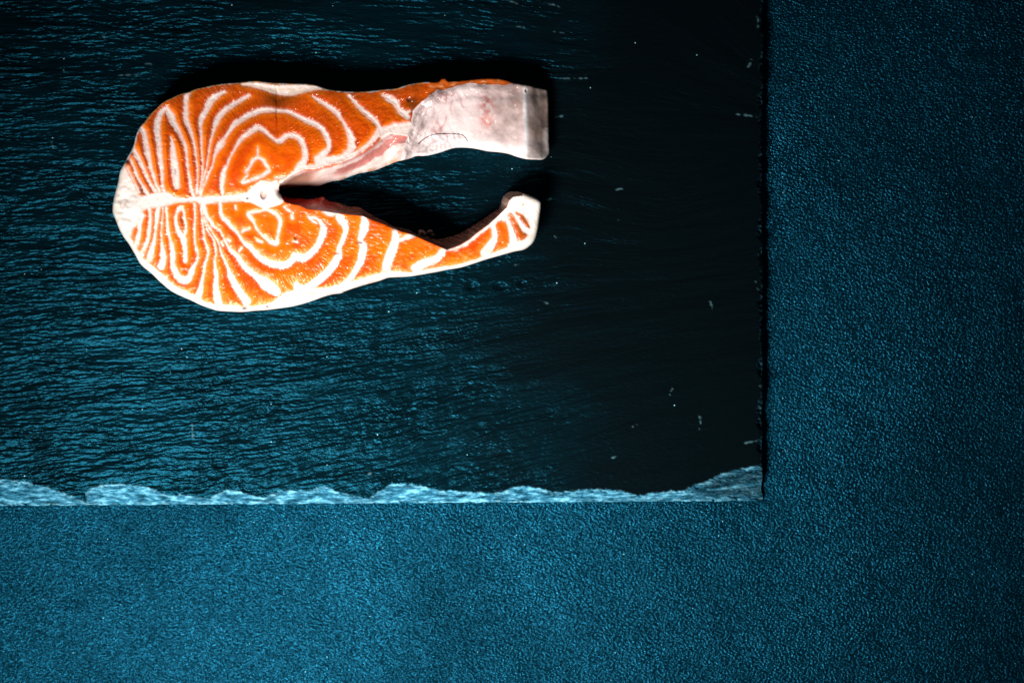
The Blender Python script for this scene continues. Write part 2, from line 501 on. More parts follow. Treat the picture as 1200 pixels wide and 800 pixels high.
# ---- white seams of fat between the muscle flakes (x, y, width)
seams = [
 # upper back
 [(221,107,5),(218,116,6),(218,130,6),(218,140,6),(221,149,5),(225,159,3.2),(227.5,169,2.8),(230,185,2.2),(231.5,200,1.8),(231,215,1.8),(230.5,227,4)],
 [(195,127,5),(190,131,6),(186,138,7),(184,150,7.5),(185,160,7),(186,170,6),(187,180,6),(189,195,5),(190,208,4),(190.5,217,3.2),(192,225,5)],
 [(195,127,5),(199,134,8),(203,143,8),(209,154,5.5),(214,164,4),(217,171,3.6),(219,185,3),(220.5,200,3),(222.5,212,3),(224,222,4),(227,230,4)],
 [(200,161,1.6),(202,168,4),(202.5,176,6),(204,190,8.5),(205.5,203,9),(206.5,213,8),(207.3,219,6)],
 [(164,149,6),(168,155,6),(170.5,165,6),(172.5,178,7),(175,188,5),(177,198,4),(180,207,4),(183,217,3),(187,225,4)],
 [(156,175,5),(162,185,5),(167,196,4.2),(172,207,3.6),(177,217,3.6),(182,225,5)],
 [(153,187,3),(157,196,3),(161,207,3),(166,216,3),(171,224,4),(174,231,6)],
 [(149,197,3),(155,209,2),(159,217,2),(163,226,3)],
 [(263,108,3),(255,112,6),(247,118.5,8),(242,129,6.5),(237,138,6.5),(234.7,146,4.5),(235.5,155,3),(236,165,2.5),(236.5,180,1.9),(237.5,192,1.7),(237,203,1.7),(235.5,215,1.7),(234,226,2.4)],
 [(291,112.5,4),(280,119,5),(270,125,6),(261,132,6.5),(255,140,6.5),(251,151,4.2),(248,161,2.2),(246,170,1.7),(243.5,187,1.7),(241,200,1.7),(237.5,214,1.7),(235,226,2)],
 # outer ring of the upper loin, all the way round
 [(374,187,12),(380,180,8),(385,174,5),(384.5,165,6),(381,157,6),(376,150,6),(370,146,6),(359,141.5,6),(348,136,4.5),(336,130.5,4.2),(325,130,4),(316,129,6),(305,130,6.3),
  (292,135,6.3),(282,141,6),(275,146,6),(269,154,4),(264,161,4),(259,169,8),(255,175,6),(251,185,2.4),(249,194,1.8),(244,205,2.2),(241,213,2.4),(237,221,2.6),(235,229,3)],
 # inner ring of the upper loin
 [(346,202,4),(352,195,9),(357,187,7),(357,177,6.5),(354,168,6),(350,162,6),(342,159,6),(335,160,6),(329,165,6.5),(323,165,4),(316,159,4),(310,154,5),(304,150,6),(299,151,7),(292,156,6),
  (284,162,5),(279,168,4),(274,177,2.2),(269,186,2.2),(266,194,3),(262,202,5),(261,210,6),(260,219,5),(260.5,228,3)],
 [(322,209,2),(327,208.7,2.6),(333,208,2)], [(302,173,1),(302,178,2.2),(302,184,3)],
 # cream fat under the upper skin
 [(284,98.5,4),(296,99.5,6),(310,102,8),(325,105.5,11),(340,106,13),(355,103.5,11),(368,102.5,7),(377,104,3)],
 [(366,113,1.6),(375,119,4),(385,125,5),(393,131,6),(400,140,4),(405,148,4.2),(410,158,7),(411.5,168,9),(411,176,9),(404,183,9)],
 [(408,112,2),(415,119,4),(422,127,5),(430,134,6),(438,141,6),(444,149,5),(442,155,5),(436,164,4.5),(430,171,4),(420,177.5,4),(410,183,4)],
 [(449,112,3),(456,116,7.5),(463,120,8),(467,127,6),(470,131,7),(475,134.5,8),(476.5,138,5)], [(475,134,5),(480,130.5,3)],
 # band along the cavity, upper
 [(328,214,4),(336,208.5,3),(345,202,4),(352,196,9),(360,196,4.5),(370,195,6),(376,190,12),(390,188,9),(400,186,8),(408,182.5,9),(416,180,5),(426,174,5),(436,166.5,4),(444,158,5)],
 # middle line of the back
 [(168,236,11),(180,235,15),(192,232,15),(200,234,11),(209,234.5,6),(218,235,5),(230,234,6),(238,235.5,10),(246,234.5,8.5),(255,234,8),(268,233,8),(280,232,8.5),(290,231,10),(300,228.5,20)],
 # lower back fan
 [(166,252,6),(164,262,5),(163,272,5),(161,282,6),(158,290,6),(156,295,6)],
 [(175,244,4),(175.7,252,3),(176,260,4),(174.5,272,4),(173,282,4),(169,291,5),(165,299,7)],
 [(186,242,5),(184.5,250,5),(183,262,4),(182,272,2.4),(180.5,282,4),(178,292,6),(175,304,8)],
 [(191,243,2),(190.5,250,1.9),(189.5,265,1.8),(189,275,1.8),(189.5,284,2.2),(190.5,292,5),(191.5,302,7),(189,313,8)],
 [(194.5,243,3),(195.5,252,2.4),(196,260,2.6),(196.5,270,4),(198,276,3.2),(199.5,282,3.2),(201.5,290,5),(202.5,300,6),(202.5,310,6),(204.5,317,7.5),(210,326,8),(217,329,9),(223,323,7),(226,315,5),(229,309,3),(232,303,2.2)],
 [(216,255,3),(215,248,3),(211.5,244,5),(207.5,249,3),(206,256,3),(207,265,4),(210,273,5),(215,280,7.5),(216.5,288,5),(217,298,5),(217,306,5)],
 [(216,255,3),(218,265,2.4),(217,274,4)],
 [(228,239,2.4),(228.5,255,1.8),(228,265,1.8),(228,275,2),(228.5,285,2),(230.5,293,3),(232,299,3),(231,307,2.6)],
 [(236,241,3),(236.5,252,1.7),(237,260,1.7),(238.5,270,1.8),(239.5,280,2),(242,288,3),(244,295,3),(243,302,2),(240,310,3),(238.5,321,3),(236,333,4),(234,342,7),(231,351,9)],
 [(238,243,2),(240,260,1.6),(244,272,1.6),(251,283,1.6),(253,297,1.6),(251.5,305,2.2),(252.5,315,3.2),(253.5,325,5),(253,335,6),(254,345,8),(256,356,10)],
 [(239,243,2),(243,262,1.6),(250,275,1.6),(255.5,283,1.7),(258,292,1.7),(260.5,300,2.2),(264,307,2.6),(267.5,315,3.2),(269.5,323,6),(274,331,8),(279,339,8),(284,347,9),(289,354,10)],
 [(238,241,7),(242,253,4),(247,260,4),(251,266,3),(257.5,270,2.2),(261,277,1.8),(265,285,2.5),(269,292,4),(274,297,4),(279,302,5.5),(285,311,6),(291,317,6),(298,322.5,6),(306,329,10),(314,335,13),(324,342,10)],
 # outer ring of the lower loin
 [(258,238,4),(258.5,246,3.4),(260,254,5),(266,259.5,5),(271,266,4),(278,272.5,3.5),(282,279,3),(287,286,3.6),(294,291,5),(301,299,6),(308,305,6),(317,309,7),(327,311,8),(336,310,8),(342,305,8),(346,301,8),
  (354,303,9),(362,298.5,8),(370,291,7),(376,280,7.5),(379,270,8),(377,263,4.5),(372,257.5,2.4),(366,255,2.6)],
 # inner ring of the lower loin
 # small streaks
 [(283,273,2),(286,270,3),(292,268.8,2.6)],[(301.5,282.5,2),(307,284,2)],[(333,243,1.8),(336,245.5,2.4),(340,248,2)],[(342,252,3),(342.5,256,3)],[(344,283,2.4),(348,283.5,2.6)],
 [(276,242,2),(276.2,245,2)],[(259.5,285,2.6),(261,288,2.4)],[(266,281,2.4),(269,283,2.4)],[(280,294,2),(283,291,2)],[(361,254,1.5),(365,258,2.5),(371,262,1.5)],
 [(378,247.5,2.5),(386,250.5,6),(394,250,4)],
 # lower arm
 [(396,253,6),(398.5,257,9),(404,264,7.5),(404.5,272,5.5),(401,283,5),(397,291,5),(397,299,8),(392,308,9),(385,318,9),(376,326,9.5),(367,333,9),(358,338,8),(349,339,9),(347,333,6)],
 [(426,255,5),(427,259,8),(427,266,10.5),(424,275,8.5),(422,282,5),(425.5,288,8),(425,296,9),(422.5,306,8.5),(418.5,314,7),(413.5,322,6.5),(407,330,7),(399,336,7)],
 [(463,270,5),(463,276,7),(462.5,284,9.5),(459,294,10.5),(455,305,10.5),(452,318,10)],[(464,283,5),(471,281,4),(478,278,5.5),(485,276,3.5)],
 [(522,292,4),(518,295,7),(514,301,8.5),(506,306,9),(495,309.5,10.5),(487,314.5,11)],
 [(576,264,5),(579,270,6.5),(580,279,7),(575.5,287,10),(568,296,10)],
 [(524,293,2.6),(538,289.5,3.4),(550,282.5,4),(560,274.5,4),(570,267,4),(578,261,6),(586,254,7),(593,247,8)],
 [(589,253,4),(593,259,8),(597.5,268,6.5),(600.5,277,8.5),(601,287,12)],
 [(602,249,3),(605,254,4),(609,261,5),(614,269,5),(619,276,6)],
 # fat under the lower skin, from the back to the tip of the belly
 [(136,256,9),(142,266,10),(150,280,10),(157,292,9),(165,304,9),(176,315,12),(190,327,13),(204,339,11),(220,347,11),(236,355,9),(250,360,9),(266,361,9),(285,362,8),(302,361,7),(318,358,10),
  (335,352,18),(350,348,20),(366,345,16),(382,341,10),(400,337,12),(420,331,9),(440,325,10),(458,321,9),(480,321.5,6),(500,318,6),(520,315,6),(540,311.5,6),(558,306,6),(575,300,7),(592,294,8),(606,288,12),(618,280,12),(625,268,10),(627,252,12)],
]
rings = [
 [(296,189,5),(302,185,4),(308,188,5),(312,194,5),(315.5,200,4),(312,203,6),(306,207,5),(298,210,5),(290,213,4),(284,214,4),(287,209,3),(290,205,3),(288,201.5,4),(291,198,4),(294,193,4)],
 [(291,251,5),(296,249,4),(304,248,2.6),(311,246,3),(319,249,4),(325,253,5),(328.5,260,5),(327,269,4),(325,278,4),(324,285,6),(318,284.5,5),(312,280,4),(306,275,3),(301,269,3),(298,262,3),(295,257,5)],
]
SW = np.full(g.shape, 60.0)
for s in seams[:-1]: g.stroke(SW, s)
g.stroke(SW, [(p[0], p[1], p[2] * (.72 if p[0] < 325 or p[0] > 375 else .9)) for p in seams[-1]])
for s in rings: g.stroke(SW, [(p[0], p[1], p[2] * .85) for p in s], closed=True)
back_fat = spline([(128,250),(131,232),(137,212),(141,199),(146,193),(149.5,201),(156,214),(163,227),(172,232),(185,226),(196,230),(206,233),(204,238),(190,243),(176,244.5),(168,248),(163,260),(156,270),(153,279),(152,288),(146,282),(138,268)], 4, True)
SW = np.minimum(SW, g.polysdf(back_fat, 14))
bone_poly = spline([(284,227.5),(290,225.2),(296,219),(302,214.3),(308,212),(318,213),(324.5,211),(327,217),(325,224),(330,231),(331,237.5),(320,242),(310,244),(302,241),(294,236.8),(286,236)], 4, True)
SB = g.polysdf(bone_poly, 20)
SW = np.minimum(SW, SB)
joint = spline([(442,151),(452,148.5),(461,145),(470,144.5),(480,142.5),(486,146),(484,156),(470,166),(456,170),(446,162)], 4, True)
SW = np.minimum(SW, g.polysdf(joint, 14))
tip = spline([(588,250),(594,243),(597,235),(603,229),(616,228),(636,236),(634,262),(626,284),(606,293),(609,283),(600,262)], 4, True)
TIPG = 1.1
tip_fl = [[(594,252.5),(599,250.5),(603,257),(607,264),(612,272),(616.5,276.5),(610,281.5),(607.5,279),(604,269),(600,261)],
          [(604.5,249.5),(610,251.5),(616,257.5),(619.5,265.5),(618.5,266.8),(612.5,260.5),(607.5,253.5)],
          [(582,262.5),(590.5,260.5),(594,268),(596,277),(595,285),(588,290),(579,293.5),(583,284),(584.3,275)]]
SW = np.minimum(SW, g.polysdf(tip, 14))
for p in tip_fl:
    SW = np.maximum(SW, -g.polysdf(spline(p, 4, True), 14) + TIPG)

# ---- regions that are not cut flesh
flap_poly = np.array([(478,160),(482,148),(482,141),(484,130),(494,119.5),(505,111),(511,106),(518,105.8),(525,104),(540,100),(550,97.2),(560,98.5),(575,99.6),(590,100),(598,98.5),(604,96),
   (660,96),(660,200),(560,200),(500,190),(470,196),(472,175)], float)
SFL = g.polysdf(flap_poly, 30) + 1.5 * fbm(X / 8, Y / 8, 3, 101)
is_flap = (SFL < 0)
wall_up = np.array(up_edge + [(478,160),(480,175),(478,195),(440,215),(380,226),(327,226)], float)
wall_low = np.array(low_edge + [(612,215),(588,215),(540,240),(500,262),(430,230),(330,224)], float)
in_raw = g.inside(wall_up)
in_up = in_raw & ~is_flap
in_low = g.inside(wall_low)
d_up = g.polydist(np.array(up_edge), False, 45)
d_low = g.polydist(np.array(low_edge), False, 45)
t_up = np.where(in_raw, d_up / (d_up + np.maximum(dep, 0) + 1e-6), 0)
t_low = np.where(in_low, d_low / (d_low + np.maximum(dep, 0) + 1e-6), 0)

# ---- relief (drawing units above the board)
top = 58 + 0 * X
top = top - 15 * sstep(215, 95, Y) ** 1.3 - 5 * sstep(420, 560, X)
top = top - 8 * sstep(480, 600, X) * sstep(220, 260, Y)
top += 2.0 * fbm(X / 70, Y / 60, 2, 111)
fa = np.arctan2(Y - np.where(Y < 231, 195, 264), X - np.where(Y < 231, 303, 313))
fr = np.hypot(Y - np.where(Y < 231, 195, 264), X - np.where(Y < 231, 303, 313))
fib = perlin(fa * 34, fr / 7, 121) * sstep(15, 40, fr) + perlin(X / 2.2, Y / 2.2, 122) * sstep(40, 15, fr)
fib2 = perlin(fa * 70, fr / 6, 125)
bulge = 1.7 * (1 - np.exp(-np.maximum(SW, 0) / 4.0)) - 0.5 * sstep(0, -4, SW) + .18 * fbm(X / 4, Y / 4, 2, 119) * sstep(1, -3, SW)
grainy = sstep(20, 60, fr) * sstep(-1, 2, SW)
top += bulge + (0.30 * fib + 0.20 * fib2) * grainy + 0.07 * perlin(X / 1.9, Y / 1.9, 131) + 0.5 * fbm(X / 9, Y / 9, 3, 133)
# crease through the upper loin and below the skin
cr = np.exp(-((X - 325 - 1.2 * perlin(Y / 9, Y * 0, 7)) / 1.6) ** 2) * sstep(158, 140, Y) * sstep(100, 108, Y)
top -= 1.6 * cr + 3.2 * np.exp(-((X - 325) / 9) ** 2) * sstep(134, 112, Y)
# spine: canal in the bone
can = np.hypot((X - 308.8) / 4.2, (Y - 228.0) / 6.0)
top += 1.6 * sstep(2, -5, SB) - 3.0 * sstep(1.1, 0.5, can)
# lumps of back fat
bf = np.exp(-(((X - 146) / 13) ** 2 + ((Y - 238) / 26) ** 2))
top += bf * 5.0 * fbm(X / 14, Y / 14, 2, 141) + bf * .4 * perlin(X / 5, Y / 5, 143)
# belly flap: sags below the cut face, folds over at x = 615 and drops to the board
fl = sstep(0, -16, SFL)
flap_h = 50 - 6 * fl + 3.0 * fbm(X / 26, Y / 30, 2, 151) + 0.15 * perlin(X / 5, Y / 5, 152)
flap_h += 3.2 * np.exp(-((X - 614.5 - 0.03 * (Y - 140)) / 5.0) ** 2) * sstep(96, 106, Y)
fold = sstep(616, 650, X + 0.03 * (140 - Y))
flap_h -= 26 * fold + 1.2 * np.exp(-((X - 630 - 2 * perlin(Y / 22, Y * 0, 12)) / 4) ** 2) * (.6 + fbm(Y / 25, Y * 0, 2, 13))
flap_h -= 2 * sstep(14, 0, dep) * sstep(155, 172, Y) * sstep(500, 540, X) * sstep(632, 612, X)
flap_h -= 7 * sstep(122, 98, Y) * sstep(500, 520, X)
wr = sstep(470, 486, X) * sstep(520, 498, X)
flap_h += wr * (1.8 * fbm((X * .85 + Y * .5) / 5, (Y * .85 - X * .5) / 22, 3, 155)) - 5 * np.exp(-((X - 487 + 0.38 * (Y - 140)) / 5.5) ** 2) * sstep(180, 160, Y) * sstep(112, 125, Y)
wk = sstep(490, 505, X) * sstep(555, 535, X) * sstep(150, 160, Y)
flap_h += wk * 0.9 * perlin((X + Y * .6) / 3.2, (Y - X * .6) / 6, 158)
top = mix1(top, flap_h, sstep(3, -7, SFL))
# strip of flesh showing behind the flap
strip = (Y < 112) & (X > 503) & (X < 612) & ~is_flap
top = np.where(strip, np.minimum(top, 45 - 0.25 * (106 - Y)), top)
# cavity walls
rib = np.sin((Y * 0.87 + X * 0.50 - 400 + 5 * fbm(X / 30, Y / 30, 2, 160)) / 2.9)
t_eff = t_up * sstep(-6, 18, SFL)
wall_u = (1 - t_eff) ** 0.9 * (top - 12) + 12 + np.sin(np.pi * t_eff) * (1.5 * rib + 2.0 * fbm(X / 12, Y / 9, 3, 161)) * sstep(0, .2, t_up)
top = np.where(in_raw, wall_u, top)
wall_l = (1 - t_low) ** 0.7 * (top - 8) + 8 + np.sin(np.pi * t_low) * 2.2 * fbm(X / 16, Y / 6, 3, 165)
lump = 9 * np.exp(-(((X - 366) / 6) ** 2 + ((Y - 237) / 4) ** 2)) + 10 * np.exp(-(((X - 379) / 4) ** 2 + ((Y - 233) / 3.2) ** 2))
top = np.where(in_low, wall_l + lump * sstep(0.02, .2, t_low), top)
# rounded outer rim
R = np.where((X > 600) & (Y < 210), 3.0, 3.0 + 4.0 * sstep(150, 230, Y))
q = np.clip((R - dep) / R, 0, 1)
top = top - np.where(in_up | in_low, 2.0, R) * (1 - np.sqrt(np.maximum(1 - q * q, 0))) * 1.0
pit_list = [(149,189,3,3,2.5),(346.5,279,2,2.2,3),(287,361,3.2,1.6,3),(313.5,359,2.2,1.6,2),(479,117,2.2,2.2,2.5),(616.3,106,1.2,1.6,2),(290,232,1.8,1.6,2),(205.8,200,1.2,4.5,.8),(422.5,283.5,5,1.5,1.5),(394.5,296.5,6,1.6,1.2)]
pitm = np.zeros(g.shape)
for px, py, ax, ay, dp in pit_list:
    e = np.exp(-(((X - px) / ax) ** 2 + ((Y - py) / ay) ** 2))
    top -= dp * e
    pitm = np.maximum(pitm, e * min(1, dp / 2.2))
zsteak = np.maximum(top, 3.0) + BT + 0.5

# ---- pigment
c = lambda r, gg, b: np.array([r, gg, b], float)
low = fbm(X / 45, Y / 40, 3, 171)
upper = sstep(250, 215, Y)
feather = 1.5 * fib * (0.6 + 0.6 * sstep(-.2, .4, fbm(X / 14, Y / 14, 2, 173))) + 0.7 * fib2 + 0.6 * perlin(X / 1.7, Y / 1.7, 174)
thin = sstep(1.0, 3.0, -SW + 1.6)
sgy, sgx = np.gradient(SW, g.sy, g.sx)
fcx = np.where(Y < 231, 303, 313); fcy = np.where(Y < 231, 195, 264)
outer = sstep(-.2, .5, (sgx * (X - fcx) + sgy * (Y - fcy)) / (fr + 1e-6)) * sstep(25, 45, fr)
SWC = SW + 0.55
spike = (.35 + 1.3 * sstep(-.3, .5, fbm(X / 7, Y / 7, 2, 178))) * (1.5 * fib + 1.0 * fib2) + 0.8 * perlin(X / 1.7, Y / 1.7, 176)
fat_out = sstep(1.3, -0.9, SWC + spike * np.where(SW > -0.6, 1.0, .5) - .25)
fat_in = sstep(1.9, -1.5, SWC + .5 * perlin(X / 2.4, Y / 2.4, 177) * np.where(SW > -.6, 1, .4) + .5 * fib)
fat = .68 * mix1(fat_in, fat_out, outer) + .32 * sstep(3.6, -2.2, SWC + .8 * spike)
fat = np.maximum(fat, sstep(.0, -.8, SW) * .8)
fat = fat * (1 - .42 * sstep(-.05, .45, fbm(X / 7, Y / 7, 3, 179)) * sstep(-4.0, -.3, SW))
orange = mix(c(.62, .058, .0005), c(.80, .118, .001), sstep(-.4, .4, low + .5 * fbm(X / 13, Y / 13, 3, 172)))
orange = mix(orange, c(.46, .056, .0006), upper * (0.6 + 0.4 * sstep(-.3, .4, low)) * sstep(200, 150, Y + 30 * low))
gr = sstep(0.15, 0.75, fib2 * .7 + perlin(X / 1.6, Y / 1.6, 181) * .6)
orange = mix(orange, c(.88, .21, .015), 0.36 * gr * (.25 + .75 * sstep(25, 60, fr)))
orange = mix(orange, c(.52, .060, .002), (.2 + .4 * sstep(25, 60, fr)) * sstep(0.2, 0.8, -fib2 * .6 - perlin(X / 2.1, Y / 2.1, 183) * .6))
speck = sstep(.62, .85, perlin(X / 1.5, Y / 1.8, 185) + .25 * fbm(X / 20, Y / 20, 2, 186))
orange = mix(orange, c(.92, .48, .22), 0.45 * speck * sstep(30, 60, fr))
# pale fringe beside the seams, one-sided
orange = mix(orange, c(.92, .21, .004), 0.62 * sstep(8, 0.2, SW) * (1 - outer))
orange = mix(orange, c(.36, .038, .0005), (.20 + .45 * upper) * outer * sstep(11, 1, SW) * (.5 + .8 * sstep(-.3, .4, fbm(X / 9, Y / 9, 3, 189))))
# dark meat under the upper skin and in the notch of the loin
dark = 0.85 * np.exp(-(((X - 326) / 24) ** 2 + ((Y - 118) / 11) ** 2)) + 0.5 * sstep(16, 4, dep) * sstep(150, 120, Y) * (X > 200) * (X < 500)
dark += 0.9 * np.exp(-(((X - 485) / 12) ** 2 + ((Y - 122) / 12) ** 2)) + 0.8 * np.exp(-(((X - 164) / 7) ** 2 + ((Y - 222) / 9) ** 2)) + .7 * np.exp(-(((X - 175) / 5) ** 2 + ((Y - 227) / 5) ** 2))
dark *= 1.25
dark += 0.65 * np.exp(-(((X - 212) / 4) ** 2 + ((Y - 262) / 12) ** 2)) + 0.5 * sstep(596, 612, X) * (Y > 240) + 0.35 * sstep(578, 596, X) * (Y > 240)
dark += 0.35 * np.exp(-(((X - 440) / 22) ** 2 + ((Y - 275) / 9) ** 2)) + .4 * np.exp(-(((X - 246) / 3) ** 2 + ((Y - 202) / 10) ** 2)) + .5 * sstep(3.5, .5, np.abs(X - 260)) * sstep(243, 238, Y) * (Y > 225)
dark = np.clip(dark * (0.8 + .5 * fbm(X / 10, Y / 10, 3, 191)), 0, .92)
orange = mix(orange, c(.13, .026, .002), dark)
# deep red-orange close to the cavity
orange = mix(orange, c(.78, .09, .004), 0.75 * np.exp(-(((X - 342) / 14) ** 2 + ((Y - 243) / 8) ** 2)))
white = mix(c(.80, .73, .68), c(.76, .58, .54), np.clip(upper * 0.65 + .35 * fbm(X / 16, Y / 16, 3, 195), 0, 1))
white = mix(white, c(.70, .42, .34), 0.28 * sstep(.0, .6, fbm(X / 5, Y / 5, 3, 197)))
mott = sstep(.1, .6, fbm(X / 7, Y / 7, 3, 199))
white = mix(white, c(.55, .44, .33), np.clip(1.3 * bf * mott, 0, .85))
creamm = sstep(118, 104, Y) * np.exp(-((X - 333) / 52.0) ** 2)
white = mix(white, c(.62, .47, .30), 0.7 * creamm * sstep(-.3, .5, fbm(X / 18, Y / 6, 3, 201)))
tipm = np.exp(-(((X - 616) / 9) ** 2 + ((Y - 238) / 7) ** 2))
white = mix(white, c(.56, .44, .37), .55 * sstep(592, 612, X) * sstep(-.2, .4, fbm(X / 6, Y / 6, 3, 205)) * (Y > 220))
white = mix(white, c(.34, .20, .085), np.clip(1.5 * tipm * sstep(-.1, .5, fbm(X / 8, Y / 8, 3, 203)), 0, 1))
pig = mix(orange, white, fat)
# fatty mottling close to the lower skin: orange shreds inside the white
rimmix = sstep(24, 8, dep) * sstep(265, 300, Y) * sstep(-.1, .3, fbm(X / 6.5, Y / 3.2, 3, 207)) * sstep(3, 6, dep)
pig = mix(pig, c(.80, .26, .08), 0.7 * rimmix * (.3 + .7 * sstep(-.2, .3, fbm(X / 25, Y / 25, 2, 208))))
# bone
bone = sstep(0.8, -0.8, SB)
pig = mix(pig, c(.86, .79, .74), bone * .8)
cring = np.exp(-((can - 1.05) / .25) ** 2)
pig = mix(pig, c(.52, .36, .38), 0.5 * bone * cring)
pig = mix(pig, c(.46, .27, .22), sstep(1.0, .6, can) * .8)
pig = mix(pig, c(.80, .60, .50), np.exp(-(((X - 309.5) / 1.7) ** 2 + ((Y - 227) / 1.6) ** 2)) * .7)
# silver skin seen edge-on along the upper rim, pale rim below
skinrim = sstep(2.6, 1.2, dep + .9 * perlin(X / 5, Y / 5, 211)) * (Y < 200) * (X < 505)
pig = mix(pig, mix(c(.50, .26, .10), c(.45, .52, .52), sstep(-.1, .3, perlin(X / 9, Y / 9, 213)) * sstep(225, 265, X) + sstep(172, 160, X) * sstep(130, 150, Y)), np.clip(skinrim, 0, 1) * .9)
skinrim2 = sstep(2.2, 0.8, dep) * (Y > 200) * ~(in_up | in_low)
pig = mix(pig, c(.60, .55, .48), .6 * sstep(9, 3, dep + 2.5 * fbm(X / 12, Y / 12, 3, 215)) * (Y > 200) * ~(in_up | in_low) * fat)
pig = mix(pig, c(.44, .47, .45), skinrim2 * .75)
# belly membrane
mem = mix(c(.74, .60, .59), c(.30, .20, .18), np.clip(sstep(540, 600, X) * (.72 + .7 * fbm(X / 18, Y / 18, 3, 221)) * sstep(178, 150, Y), 0, 1))
mem = mix(mem, c(.34, .09, .10), .95 * np.exp(-(((X - 522) / 15) ** 2 + ((Y - 113) / 7) ** 2)) * sstep(-.35, .3, fbm(X / 6, Y / 6, 3, 223)))
mem = mix(mem, c(.40, .12, .11), .95 * np.exp(-(((X - 571) / 10) ** 2 + ((Y - 124) / 17) ** 2)) * sstep(-.4, .35, fbm(X / 7, Y / 7, 3, 225)))
mem = mix(mem, c(.66, .26, .23), .7 * np.exp(-(((X - 570) / 7) ** 2 + ((Y - 143) / 6) ** 2)))
mem = mix(mem, c(.50, .20, .19), .85 * np.exp(-(((X - 513) / 9) ** 2 + ((Y - 150) / 13) ** 2)) * sstep(-.2, .4, fbm(X / 5, Y / 8, 3, 227)))
mem = mix(mem, c(.30, .205, .195), np.clip(.95 * sstep(1, -5, SFL) * sstep(520, 486, X + .5 * (Y - 140)) * (.65 + 1.1 * fbm((X * .9 + Y * .4) / 5, (Y * .9 - X * .4) / 20, 3, 229)), 0, .95))
mem = mix(mem, c(.78, .78, .80), .75 * np.exp(-((X - 616.5 - 0.03 * (Y - 140)) / 2.6) ** 2) * sstep(97, 106, Y))  # specular highlight of the ridge, painted in as a pale line
mem = mix(mem, c(.22, .155, .12), .75 * sstep(618, 626, X) * (.75 + .6 * fbm(X / 8, Y / 18, 3, 231)))  # brown past the fold, with shade of the turned-away side painted in
vein = np.full(g.shape, 30.0)
for st in [[(523,138,1),(521,145,1),(516,151,1),(506,157,.8)],[(565,139,.9),(569,145,.9),(572,148,.9)],[(572,148,.6),(576,144,.6)],[(524,158,1),(523.5,164,1),(522,170,.8)],[(540,116,.6),(541,122,.6),(543,126,.6)],
           [(529,120,.6),(528,128,.7),(530,134,.5)],[(514,155,.7),(510,163,.6)],[(566,112,1),(572,117,1.2),(575,122,.8)]]:
    g.stroke(vein, st, pad=5)
mem = mix(mem, c(.42, .12, .11), .42 * sstep(1.8, -.6, vein + .8 * perlin(X / 3, Y / 3, 233)))
mem = mix(mem, c(.62, .66, .72), .6 * wk * sstep(0, .4, perlin((X + Y * .6) / 3.2, (Y - X * .6) / 6, 158)))
mem = mix(mem, c(.70, .60, .57), .8 * sstep(9, 4, dep) * (Y > 150) * (X > 530))
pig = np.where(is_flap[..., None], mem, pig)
pig = np.where(strip[..., None], mix(c(.42, .075, .006), c(.62, .30, .14), .6 * sstep(0, .5, fbm(X / 12, Y / 4, 3, 241))), pig)
# cavity walls: pink ribs above, red-brown below
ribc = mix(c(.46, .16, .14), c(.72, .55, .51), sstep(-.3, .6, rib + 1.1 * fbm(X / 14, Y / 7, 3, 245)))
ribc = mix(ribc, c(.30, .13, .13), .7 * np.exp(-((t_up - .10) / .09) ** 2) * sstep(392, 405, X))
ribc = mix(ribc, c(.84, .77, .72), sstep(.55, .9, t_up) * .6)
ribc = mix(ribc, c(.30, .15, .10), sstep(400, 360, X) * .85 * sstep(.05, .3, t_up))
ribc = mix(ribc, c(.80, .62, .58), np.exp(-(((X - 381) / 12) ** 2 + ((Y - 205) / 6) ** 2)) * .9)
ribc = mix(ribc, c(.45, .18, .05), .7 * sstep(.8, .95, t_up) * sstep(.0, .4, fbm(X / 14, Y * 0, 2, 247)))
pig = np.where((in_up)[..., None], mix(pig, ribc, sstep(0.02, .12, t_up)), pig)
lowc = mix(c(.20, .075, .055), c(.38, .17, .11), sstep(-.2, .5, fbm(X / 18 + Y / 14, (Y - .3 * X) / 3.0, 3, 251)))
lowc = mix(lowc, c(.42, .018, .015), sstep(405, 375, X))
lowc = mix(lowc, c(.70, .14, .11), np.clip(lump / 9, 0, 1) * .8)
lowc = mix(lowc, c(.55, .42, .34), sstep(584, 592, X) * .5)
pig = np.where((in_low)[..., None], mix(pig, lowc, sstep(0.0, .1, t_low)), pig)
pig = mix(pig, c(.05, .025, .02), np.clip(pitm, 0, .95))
pig = np.clip(pig, 0.001, 0.95)

# ---- cells, outline snapped to the contour
inside = sd < 0
cellin = inside[:-1, :-1] | inside[1:, :-1] | inside[:-1, 1:] | inside[1:, 1:]
gy, gx = np.gradient(sd, g.sy, g.sx)
gn = np.hypot(gx, gy) + 1e-9
XS = np.where(sd > 0, X - sd * gx / gn, X); YS = np.where(sd > 0, Y - sd * gy / gn, Y)
PS = W(XS, YS, zsteak)
NS = grid_normals(PS).reshape(-1, 3)
VS = PS.reshape(-1, 3)
Q = quads(g.shape)
pigf = pig.reshape(-1, 3)
mid = lambda a: 0.25 * (a[:-1, :-1] + a[1:, :-1] + a[:-1, 1:] + a[1:, 1:])
cSW = mid(SW); cX = mid(X); cY = mid(Y)
kind = np.full(cellin.shape, 0)                       # 0 flake, 1 seam fat, 2 bone, 3 back fat, 4 flap, 5 rib wall, 6 cavity wall
kind[cSW < 0.0] = 1
kind[g.polysdf(back_fat, 4)[:-1, :-1] < 0] = 3
kind[mid(SB) < 0] = 2
kind[mid(is_flap.astype(float)) > .5] = 4
kind[mid(in_up.astype(float)) > .5] = 5
kind[mid(in_low.astype(float)) > .5] = 6
kind[~cellin] = -1

